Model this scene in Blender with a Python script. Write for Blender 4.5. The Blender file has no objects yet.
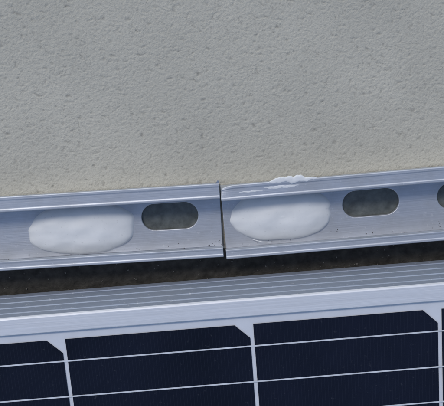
import bpy, bmesh, math, random
import numpy as np
from mathutils import Vector, Matrix, noise
random.seed(4)
MM=0.001
scene=bpy.context.scene
scene.view_settings.view_transform='Standard'; scene.view_settings.look='None'; scene.view_settings.exposure=0

# ---------- node helpers ----------
class NT:
    def __init__(s,name):
        s.m=bpy.data.materials.new(name); s.m.use_nodes=True
        s.t=s.m.node_tree; s.b=s.t.nodes['Principled BSDF']
        s.co=s.t.nodes.new('ShaderNodeTexCoord').outputs['Object']
    def n(s,typ,ins=None,**kw):
        nd=s.t.nodes.new(typ)
        for k,v in kw.items(): setattr(nd,k,v)
        for k,v in (ins or {}).items():
            if isinstance(v,bpy.types.NodeSocket): s.t.links.new(v,nd.inputs[k])
            else: nd.inputs[k].default_value=v
        return nd
    def noise(s,scale,detail=4,rough=.55,co=None,dist=0):
        return s.n('ShaderNodeTexNoise',{'Vector':co or s.co,'Scale':scale,'Detail':detail,'Roughness':rough,'Distortion':dist}).outputs['Fac']
    def ramp(s,f,stops):
        r=s.n('ShaderNodeValToRGB',{'Fac':f}); e=r.color_ramp.elements
        while len(e)<len(stops): e.new(.5)
        for i,(p,c) in enumerate(stops):
            e[i].position=p; e[i].color=(c if isinstance(c,tuple) else (c,c,c))+(1,)
        return r.outputs['Color']
    def math(s,op,a,b=0.0,c=0.0):
        nd=s.t.nodes.new('ShaderNodeMath'); nd.operation=op
        for i,v in enumerate((a,b,c)):
            if isinstance(v,bpy.types.NodeSocket): s.t.links.new(v,nd.inputs[i])
            else: nd.inputs[i].default_value=v
        return nd.outputs[0]
    def mix(s,f,a,b,mode='MIX'):
        nd=s.n('ShaderNodeMix',data_type='RGBA',blend_type=mode)
        for i,v in ((0,f),(6,a),(7,b)):
            if isinstance(v,bpy.types.NodeSocket): s.t.links.new(v,nd.inputs[i])
            elif i==0: nd.inputs[0].default_value=v
            else: nd.inputs[i].default_value=tuple(v)+(1,)
        return nd.outputs[2]
    def scale(s,v):
        return s.n('ShaderNodeMapping',{'Vector':s.co,'Scale':v}).outputs[0]
    def bump(s,h,dist,strength=1.0,normal=None):
        ins={'Height':h,'Distance':dist,'Strength':strength}
        if normal is not None: ins['Normal']=normal
        return s.n('ShaderNodeBump',ins).outputs[0]
    def set(s,k,v):
        if isinstance(v,bpy.types.NodeSocket): s.t.links.new(v,s.b.inputs[k])
        else: s.b.inputs[k].default_value=v

# ---------- materials ----------
def mat_roof():
    s=NT('roof_coating')
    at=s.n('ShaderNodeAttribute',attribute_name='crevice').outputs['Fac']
    fine=s.noise(1300.,2,.6)
    s.set('Normal',s.bump(fine,.00032,.85))
    col=s.mix(s.ramp(s.noise(16.,4,.6),[(.35,0.),(.65,1.)]),(.475,.455,.385),(.54,.515,.435))
    col=s.mix(s.ramp(fine,[(.35,.3),(.5,0.)]),col,(.36,.34,.28))
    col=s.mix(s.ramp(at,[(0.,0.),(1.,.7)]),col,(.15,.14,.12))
    s.set('Base Color',col); s.set('Roughness',.75); s.set('Specular IOR Level',.3)
    return s.m

def mat_alu(name,base=(.62,.64,.67),rough=.36,metal=.85,dirt=.35,streak=(30.,2500.,2500.)):
    s=NT(name)
    st=s.noise(1.,2,.6,s.scale(streak))
    bl=s.noise(60.,5,.65)
    sp=s.noise(650.,2,.6)
    col=s.mix(s.ramp(st,[(.3,0.),(.7,1.)]),tuple(c*.86 for c in base),base)
    col=s.mix(s.ramp(bl,[(.42,0.),(.72,dirt)]),col,(.36,.37,.38))
    col=s.mix(s.ramp(sp,[(.66,0.),(.74,.5)]),col,(.8,.8,.8))
    s.set('Base Color',col); s.set('Metallic',metal)
    s.set('Roughness',s.math('MULTIPLY_ADD',bl,.3,rough-.12))
    s.set('Normal',s.bump(s.math('MULTIPLY_ADD',st,.5,bl),.00015,.6))
    return s.m

def mat_sealant(name,col):
    s=NT(name)
    n=s.noise(90.,3); f=s.noise(900.,2)
    c=s.mix(s.ramp(n,[(.3,0.),(.7,1.)]),tuple(x*.92 for x in col),col)
    c=s.mix(s.ramp(f,[(.66,0.),(.74,.25)]),c,(.4,.4,.38))
    s.set('Base Color',c); s.set('Roughness',.6); s.set('Specular IOR Level',.3)
    s.set('Normal',s.bump(n,.0009,.5))
    return s.m

def mat_simple(name,col,rough=.5,coat=0.,bumps=None,metal=0.,var=.15,sc=120.):
    s=NT(name)
    n=s.noise(sc,4,.6)
    c=s.mix(s.ramp(n,[(.3,0.),(.7,1.)]),tuple(x*(1-var) for x in col),tuple(min(1,x*(1+var)) for x in col))
    s.set('Base Color',c); s.set('Roughness',rough); s.set('Coat Weight',coat); s.set('Coat Roughness',.06); s.set('Metallic',metal)
    if bumps: s.set('Normal',s.bump(s.noise(bumps[0],3),bumps[1],.7))
    return s.m

def mat_cell():
    s=NT('silicon_cell')
    sx=s.n('ShaderNodeSeparateXYZ',{0:s.co}).outputs
    f=s.math('FRACT',s.math('MULTIPLY',sx[0],1/.0014))
    ln=s.math('LESS_THAN',f,.12)
    n=s.noise(18.,4)
    c=s.mix(s.ramp(n,[(.3,0.),(.7,1.)]),(.002,.003,.008),(.007,.009,.021))
    c=s.mix(s.math('MULTIPLY',ln,.05),c,(.12,.14,.2))
    dust=s.noise(420.,3,.7)
    c=s.mix(s.ramp(dust,[(.64,0.),(.78,.1)]),c,(.3,.32,.36))
    s.set('Base Color',c); s.set('Roughness',.35); s.set('Coat Weight',.9); s.set('Coat IOR',1.28); s.set('Specular IOR Level',.2)
    s.set('Coat Roughness',s.math('MULTIPLY_ADD',n,.3,.0))
    return s.m

M_roof=mat_roof()
M_rail=mat_alu('rail_aluminium',(.64,.665,.71),rough=.54,metal=.75,dirt=.4)
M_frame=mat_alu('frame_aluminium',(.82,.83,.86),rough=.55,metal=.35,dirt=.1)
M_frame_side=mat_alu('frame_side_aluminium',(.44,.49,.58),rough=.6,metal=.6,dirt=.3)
M_seal=mat_sealant('adhesive_sealant',(.82,.83,.82))
M_seal_w=mat_sealant('white_sealant',(.78,.79,.79))
M_tape=mat_simple('cured_adhesive',(.12,.13,.12),.4,0,(260.,.0008),var=.4,sc=200.)
M_back=mat_simple('white_backsheet',(.68,.70,.74),.5,.6,var=.04)
M_bus=mat_simple('busbar_silver',(.66,.68,.71),.4,.3)
M_cell=mat_cell()
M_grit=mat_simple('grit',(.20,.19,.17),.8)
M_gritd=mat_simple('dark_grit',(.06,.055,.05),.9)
M_gap_shade=mat_simple('dirt',(.045,.042,.036),.9,0,(500.,.001),var=.5,sc=260.)  # near-black colour that paints shadow into the rail-panel gap

# ---------- mesh helpers ----------
def link(o,parent=None):
    scene.collection.objects.link(o)
    if parent: o.parent=parent
    return o
def obj_from(name,verts,faces,mat,parent=None,smooth=False):
    me=bpy.data.meshes.new(name); me.from_pydata([tuple(c*MM for c in v) for v in verts],[],faces); me.update()
    me.materials.append(mat)
    if smooth: me.shade_smooth()
    return link(bpy.data.objects.new(name,me),parent)
def extrude_x(name,prof,x0,x1,mat,parent,bev=.25,xs=None,warp=None):
    n=len(prof); vs=[];fs=[]
    xs=xs or [x0,x1]; nseg=len(xs)-1
    for x in xs:
        vs+=[((x,y,z) if warp is None else warp(x,y,z)) for y,z in prof]
    for k in range(nseg):
        for i in range(n):
            j=(i+1)%n
            fs.append((k*n+i,k*n+j,(k+1)*n+j,(k+1)*n+i))
    fs.append(tuple(reversed(range(n)))); fs.append(tuple(nseg*n+i for i in range(n)))
    o=obj_from(name,vs,fs,mat,parent)
    bm=bmesh.new(); bm.from_mesh(o.data); bmesh.ops.recalc_face_normals(bm,faces=bm.faces); bm.to_mesh(o.data); bm.free()
    if bev:
        b=o.modifiers.new('bev','BEVEL'); b.width=bev*MM; b.segments=2; b.limit_method='ANGLE'; b.angle_limit=math.radians(30)
        b.use_clamp_overlap=True
    return o
def empty(name,loc=(0,0,0),rz=0):
    e=bpy.data.objects.new(name,None); e.location=[c*MM for c in loc]; e.rotation_euler=(0,0,math.radians(rz)); e.empty_display_size=.01
    return link(e)

def web(name,x0,x1,y0,y1,z0,z1,slots,mat,parent):
    cu=bpy.data.curves.new(name,'CURVE'); cu.dimensions='2D'; cu.fill_mode='BOTH'
    bev=.3
    cu.extrude=((z1-z0)/2-bev)*MM; cu.bevel_depth=bev*MM; cu.bevel_resolution=2; cu.offset=-bev*MM
    def spl(pts):
        s=cu.splines.new('POLY'); s.points.add(len(pts)-1); s.use_cyclic_u=True
        for p,q in zip(s.points,pts): p.co=(q[0]*MM,q[1]*MM,0,1)
    spl([(x0,y0),(x1,y0),(x1,y1),(x0,y1)])
    for cx,cy,w,h in slots:
        r=h/2; pts=[]
        for k in range(17):
            a=-math.pi/2+math.pi*k/16; pts.append((cx+w/2-r+r*math.cos(a),cy+r*math.sin(a)))
        for k in range(17):
            a=math.pi/2+math.pi*k/16; pts.append((cx-w/2+r+r*math.cos(a),cy+r*math.sin(a)))
        spl(list(reversed(pts)))
    tmp=bpy.data.objects.new('tmp',cu); link(tmp)
    dg=bpy.context.evaluated_depsgraph_get(); dg.update()
    me=bpy.data.meshes.new_from_object(tmp.evaluated_get(dg))
    bpy.data.objects.remove(tmp)
    me.materials.clear(); me.materials.append(mat)
    o=bpy.data.objects.new(name,me); o.location=(0,0,(z0+z1)/2*MM)
    return link(o,parent)

def blob(name,cx,cy,a,b,h,z0,mat,parent,p=2.6,edge=2.2,seed=0,jit=.06,rings=28,seg=72,hj=.12,rot=0,dep=.3):
    vs=[];fs=[]
    cr,sr=math.cos(math.radians(rot)),math.sin(math.radians(rot))
    vs.append((cx,cy,z0+h))
    for i in range(1,rings+1):
        r=i/rings
        for k in range(seg):
            t=2*math.pi*k/seg
            c,s_=math.cos(t),math.sin(t)
            ex=(abs(c)**(p)+abs(s_)**(p))**(-1/p)
            j=1+jit*noise.noise(Vector((c*1.3+seed,s_*1.3,seed*2.1)))+jit*.4*noise.noise(Vector((c*4+seed,s_*4,seed)))
            dx=a*ex*c*r*j; dy=b*ex*s_*r*j
            x=cx+dx*cr-dy*sr; y=cy+dx*sr+dy*cr
            z=z0+h*max(0,(1-r**edge))**.6*(1+hj*noise.noise(Vector((x*.12,y*.2,seed))))
            if i==rings: z=z0-dep
            vs.append((x,y,z))
    for k in range(seg): fs.append((0,1+k,1+(k+1)%seg))
    for i in range(rings-1):
        for k in range(seg):
            A=1+i*seg+k;B=1+i*seg+(k+1)%seg
            fs.append((A,A+seg,B+seg,B))
    return obj_from(name,vs,fs,mat,parent,True)

# ---------- roof: wrinkled rolled-on coating, real relief near the rail ----------
st=.3
gx=np.concatenate([[-20000,-4000,-900,-400,-250],np.arange(-150,150,st),[151,250,400,900,4000,20000]])
gy=np.concatenate([[-20000,-4000,-1300,-500,-150],np.arange(-45,140,st),[141,200,400,900,4000,20000]])
nx,ny=len(gx),len(gy)
XX,YY=np.meshgrid(gx,gy)
N=noise.noise
Z=np.zeros((ny,nx)); CR=np.zeros((ny,nx))
inner=(np.abs(XX)<151)&(YY>-46)&(YY<141)
fx=XX[inner]; fy=YY[inner]
hz=np.empty(len(fx)); cz=np.empty(len(fx))
for i,(x,y) in enumerate(zip(fx.tolist(),fy.tolist())):
    wx=N((x*.3,y*.3,3.1)); wy=N((x*.3,y*.3,9.7))
    px=x+1.2*wx; py=y+1.2*wy
    a=N((px*.55,py*.72,0.))
    b=N((px*1.25,py*1.4,5.))
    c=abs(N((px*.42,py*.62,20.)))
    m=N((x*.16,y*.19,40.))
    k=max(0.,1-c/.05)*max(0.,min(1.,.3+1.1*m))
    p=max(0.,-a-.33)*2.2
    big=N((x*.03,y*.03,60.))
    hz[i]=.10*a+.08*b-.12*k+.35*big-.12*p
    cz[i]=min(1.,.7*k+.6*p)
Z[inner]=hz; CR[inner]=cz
edge=np.minimum(np.minimum(150-np.abs(XX),YY+45),140-YY); fade=np.clip(edge/6,0,1)
Z*=fade
Z-=.45
me=bpy.data.meshes.new('roof_surface')
co=np.stack([XX,YY,Z],-1).reshape(-1,3)*MM
idx=np.arange(nx*ny).reshape(ny,nx)
q=np.stack([idx[:-1,:-1],idx[:-1,1:],idx[1:,1:],idx[1:,:-1]],-1).reshape(-1,4)
me.vertices.add(len(co)); me.vertices.foreach_set('co',co.astype(np.float32).ravel())
me.loops.add(q.size); me.loops.foreach_set('vertex_index',q.astype(np.int32).ravel())
me.polygons.add(len(q)); me.polygons.foreach_set('loop_start',np.arange(0,q.size,4,dtype=np.int32))
me.update(calc_edges=True); me.shade_smooth()
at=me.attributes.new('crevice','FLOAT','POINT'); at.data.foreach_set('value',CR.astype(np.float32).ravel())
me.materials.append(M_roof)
link(bpy.data.objects.new('roof_surface',me))

# ---------- rails ----------
def rail(name,loc,rz,x0,x1,slots,xs=None,warp=None):
    e=empty(name,loc,rz)
    no=[(8.5,0.2),(8.5,12.6),(11.0,12.6),(11.2,12.9),(11.2,13.7),(10.9,14),(9.9,14),(9.6,13.75),(6.0,13.75),(5.7,14),(4.9,14),(4.6,13.6),(4.6,11.8),(5.6,11.8),(5.8,12.4),(7,12.4),(7,0.2)]
    cyc=-6.2
    so=[(8.5,0.2),(8.5,13.2),(8.1,14),(7.3,14),(7.0,13.8),(5.2,13.8),(4.9,14),(4.3,14),(4.1,13.4),(4.1,11.8),(5.1,11.8),(5.3,12.4),(7,12.4),(7,0.2)]
    so=[(2*cyc-y,z) for y,z in reversed(so)]
    extrude_x('flange_a',no,x0,x1,M_rail,e,.2,xs,warp)
    extrude_x('flange_b',so,x0,x1,M_rail,e,.22)
    web('web',x0+.05,x1-.05,2*cyc-7.02,7.02,.8,2.3,slots,M_rail,e)
    n=int((x1-x0)/4); rnd=random.Random(3)
    vs=[];fs=[]
    for i in range(n+1):
        x=x0+1+(x1-x0-2)*i/n
        for k in range(13):
            y=-18+23*k/12+(rnd.uniform(-.3,.3))
            vs.append((x,y,.45+rnd.uniform(-.25,.25)))
    for i in range(n):
        for k in range(12):
            a=i*13+k; fs.append((a,a+13,a+14,a+1))
    obj_from('adhesive_bed',vs,fs,M_tape,e,True)
    return e
SL=(24.5,11.8)
slL=[(x,-4.6,)+SL for x in (-22.8,-61,-143,-184,-266,-307,-389,-430,-512,-553,-635,-676,-758,-799,-881,-922,-1004,-1045)]
slR=[(x,-4.6,)+SL for x in (25.5,64,105,146,228,269,351,392,474,515,597,638,720,761,843,884,966,1007)]
rL=rail('aluminium_mounting_rail',(0,0.7,0),-.6,-1100,-.75,slL)
# the right rail's upper lip is knocked in at its end corner
def dent(x,y,z):
    if x>6 or z<11: return (x,y,z)
    f=(1-(x+.1)/6.1)**2
    w=max(0,(y-7)/4.2)
    return (x+.5*f*w,y-1.2*f*w,z+.25*f-.9*f*w)
rR=rail('aluminium_mounting_rail.001',(0,-.5,0),.8,-.1,1100,slR,[-.1,.6,1.2,2,3,4,5,6,1100],dent)
obj_from('burr',[(-2.6,11.,13.6),(-.8,11.,13.7),(-.6,12.1,14.6),(-1.2,12.9,15.0),(-1.8,11.9,14.4),(-2.6,11.,13.2),(-.8,11.,13.2),(-.7,12.0,14.2),(-1.2,12.7,14.7),(-1.8,11.9,14.0)],
  [(0,1,2,4),(4,2,3),(5,9,7,6),(9,8,7),(0,4,9,5),(4,3,8,9),(3,2,7,8),(2,1,6,7),(0,5,6,1)],M_rail,rL)

def lump(nm,cx,cy,a,b,h,seed):
    e=empty(nm)
    blob('lump',cx,cy,a,b,h,2.3,M_seal,e,2.45,2.7,seed,.07,hj=.14)
lump('adhesive_blob',-61,-6.4,22.8,11.2,4.0,1)
lump('adhesive_blob.001',25.5,-6.7,21.8,11.0,3.8,5)

# white sealant: thin ragged film lapping over the rail's edge
e=empty('white_sealant_smear')
def film(name,x0,x1,yc,yw_up,yw_dn,z,th,seed,slope,fq=.22):
    n=140; m=12; vs=[];fs=[]
    for i in range(n+1):
        t=i/n; x=x0+(x1-x0)*t
        env=math.sin(math.pi*t)**.55
        up=yw_up*env*(.7+.7*N((x*fq,seed,0))+.2*N((x*fq*3.3,seed,3)))
        dn=yw_dn*env*(.7+.8*N((x*fq*1.2,seed,7))+.3*N((x*fq*3.5,seed,9)))
        for k in range(m+1):
            u=k/m; y=yc+slope*x-dn+(up+dn)*u
            zz=z+th*env*(1-abs(2*u-1)**3)*(1+.4*N((x*.3,y*.6,seed)))-(.35 if k in(0,m) else 0)
            vs.append((x,y,zz))
    for i in range(n):
        for k in range(m):
            a=i*(m+1)+k; fs.append((a,a+m+1,a+m+2,a+1))
    return obj_from(name,vs,fs,M_seal_w,e,True)
film('squeeze_out',20,40,10.5,2.3,1.6,13.95,.32,3.3,.014,.3)
film('lip_smear_a',7,19,7.3,.6,.6,13.72,.1,6.1,.014,.4)
film('lip_smear_b',17,33,8.3,.6,1.1,13.72,.12,8.4,.014,.35)
pts=[(11.5,-16.2,3.2),(13,-16.6,3.6),(14.6,-17.2,4.4),(17.5,-17.3,6.2),(20.,-17.5,6.6)]
cu=bpy.data.curves.new('thread','CURVE'); cu.dimensions='3D'; s=cu.splines.new('NURBS'); s.points.add(len(pts)-1); s.use_endpoint_u=True; s.order_u=4
for i,(p,qq) in enumerate(zip(s.points,pts)):
    p.co=(qq[0]*MM,qq[1]*MM,qq[2]*MM,1); p.radius=(.3,1,.6,.9,.2)[i]
cu.bevel_depth=.17*MM; cu.materials.append(M_seal_w); link(bpy.data.objects.new('sealant_thread',cu),e)

# ---------- panel ----------
P=empty('solar_panel',(0,0,0),.45)
y1=-31.6; ZT=35.; ZB=7.
XC=7.9; PX=76.8
X0=XC-PX*11-11; X1=XC+PX*11+11; Y0=-1040
lipw=7.7
prof=[(y1,ZB)]
for k in range(4):
    z=ZB+3.5+k*6.3
    prof+=[(y1,z),(y1-.3,z+.4),(y1-.3,z+1.),(y1,z+1.4)]
prof+=[(y1,ZT-.9),(y1-.3,ZT-.25),(y1-.9,ZT),(y1-lipw+.4,ZT),(y1-lipw,ZT-.4),(y1-lipw,ZT-1.5),(y1-2,ZT-1.5),(y1-2,ZB+1.5),(y1-22,ZB+1.5),(y1-22,ZB)]
fr=extrude_x('frame_north',prof,X0,X1,M_frame,P,0)
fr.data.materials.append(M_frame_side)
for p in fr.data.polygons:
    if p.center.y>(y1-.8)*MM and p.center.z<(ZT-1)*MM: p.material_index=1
prof2=[(Y0+ (y1-y),z) for y,z in prof]
extrude_x('frame_south',prof2,X0,X1,M_frame,P,0)
for nm,xa,xb in (('frame_west',X0,X0+lipw),('frame_east',X1-lipw,X1)):
    extrude_x(nm,[(Y0+lipw+.05,ZB),(y1-lipw-.05,ZB),(y1-lipw-.05,ZT-.01),(Y0+lipw+.05,ZT-.01)],xa,xb,M_frame,P,0)
zg=ZT-1.6
obj_from('backsheet',[(X0+1,Y0+3,zg-.3),(X1-1,Y0+3,zg-.3),(X1-1,y1-3,zg-.3),(X0+1,y1-3,zg-.3)],[(0,1,2,3)],M_back,P)
vs=[];fs=[]; bv=[];bf=[]
ytop=-43.2; cellh=158.5; pit=160.5; gw=1.6; ch=6.
for r in range(6):
    ya=ytop-r*pit; yb=ya-cellh
    for c in range(-11,11):
        xa=XC+PX*c+gw/2; xb=XC+PX*(c+1)-gw/2
        b=len(vs)
        vs+=[(xa,yb,zg),(xb-ch,yb,zg),(xb,yb+ch,zg),(xb,ya-ch,zg),(xb-ch,ya,zg),(xa,ya,zg)]
        fs.append(tuple(range(b,b+6)))
    for k in range(10):
        yy=ya-9.6-k*15.9 if k<9 else ya-9.6-8.6*15.9-8
        b=len(bv); w=.32
        bv+=[(X0+9,yy-w,zg+.12),(X1-9,yy-w,zg+.12),(X1-9,yy+w,zg+.12),(X0+9,yy+w,zg+.12)]
        bf.append((b,b+1,b+2,b+3))
obj_from('cells',vs,fs,M_cell,P)
obj_from('busbars',bv,bf,M_bus,P)

# ---------- painted shade sheet and grit in the gap ----------
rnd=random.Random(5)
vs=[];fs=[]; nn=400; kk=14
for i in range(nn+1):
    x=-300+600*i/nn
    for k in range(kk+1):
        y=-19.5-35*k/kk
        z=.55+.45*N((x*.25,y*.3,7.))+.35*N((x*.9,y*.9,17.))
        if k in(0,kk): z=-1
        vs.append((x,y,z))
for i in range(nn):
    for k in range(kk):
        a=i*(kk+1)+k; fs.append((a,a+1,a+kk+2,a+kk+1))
obj_from('gap_shade_strip',vs,fs,M_gap_shade,None,True)  # dark sheet standing in for the shadow between rail and panel
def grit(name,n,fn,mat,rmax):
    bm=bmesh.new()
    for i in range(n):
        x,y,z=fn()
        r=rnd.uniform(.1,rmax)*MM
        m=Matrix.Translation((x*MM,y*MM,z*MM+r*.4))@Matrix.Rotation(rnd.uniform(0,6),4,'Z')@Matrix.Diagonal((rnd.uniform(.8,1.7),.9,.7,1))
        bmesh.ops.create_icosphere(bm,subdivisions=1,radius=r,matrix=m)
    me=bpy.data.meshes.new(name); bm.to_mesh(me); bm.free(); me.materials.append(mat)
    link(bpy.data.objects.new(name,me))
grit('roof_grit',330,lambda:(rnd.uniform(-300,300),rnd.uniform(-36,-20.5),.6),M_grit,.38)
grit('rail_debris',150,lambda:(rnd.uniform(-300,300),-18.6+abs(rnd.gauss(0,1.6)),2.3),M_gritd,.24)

# ---------- light ----------
w=bpy.data.worlds.new('World'); scene.world=w; w.use_nodes=True
nt=w.node_tree; bg=nt.nodes['Background']
sky=nt.nodes.new('ShaderNodeTexSky'); sky.sky_type='NISHITA'; sky.sun_disc=False
EL,AZ=48,-25
sky.sun_elevation=math.radians(EL); sky.sun_rotation=math.radians(AZ)
nt.links.new(sky.outputs[0],bg.inputs[0]); bg.inputs[1].default_value=.13
sd=bpy.data.lights.new('sun','SUN'); sd.energy=1.3; sd.angle=math.radians(14); sd.color=(1,.95,.88)
so=link(bpy.data.objects.new('sun',sd))
d=Vector((math.sin(math.radians(AZ))*math.cos(math.radians(EL)),math.cos(math.radians(AZ))*math.cos(math.radians(EL)),math.sin(math.radians(EL))))
so.rotation_euler=d.to_track_quat('Z','Y').to_euler()

# ---------- camera ----------
cd=bpy.data.cameras.new('camera'); cam=link(bpy.data.objects.new('camera',cd)); scene.camera=cam
C=Vector((0,.0873,.350)); T=Vector((0,0,0))
f=(T-C).normalized(); X=Vector((1,0,0)); R0=(X-f*X.dot(f)).normalized(); U0=R0.cross(f)
phi=math.radians(4.2)
R=math.cos(phi)*R0-math.sin(phi)*U0; U=math.sin(phi)*R0+math.cos(phi)*U0
mt=Matrix((R,U,-f)).transposed().to_4x4(); mt.translation=C
cam.matrix_world=mt
cd.sensor_width=36; cd.lens=36*833/444; cd.clip_start=.01; cd.clip_end=100
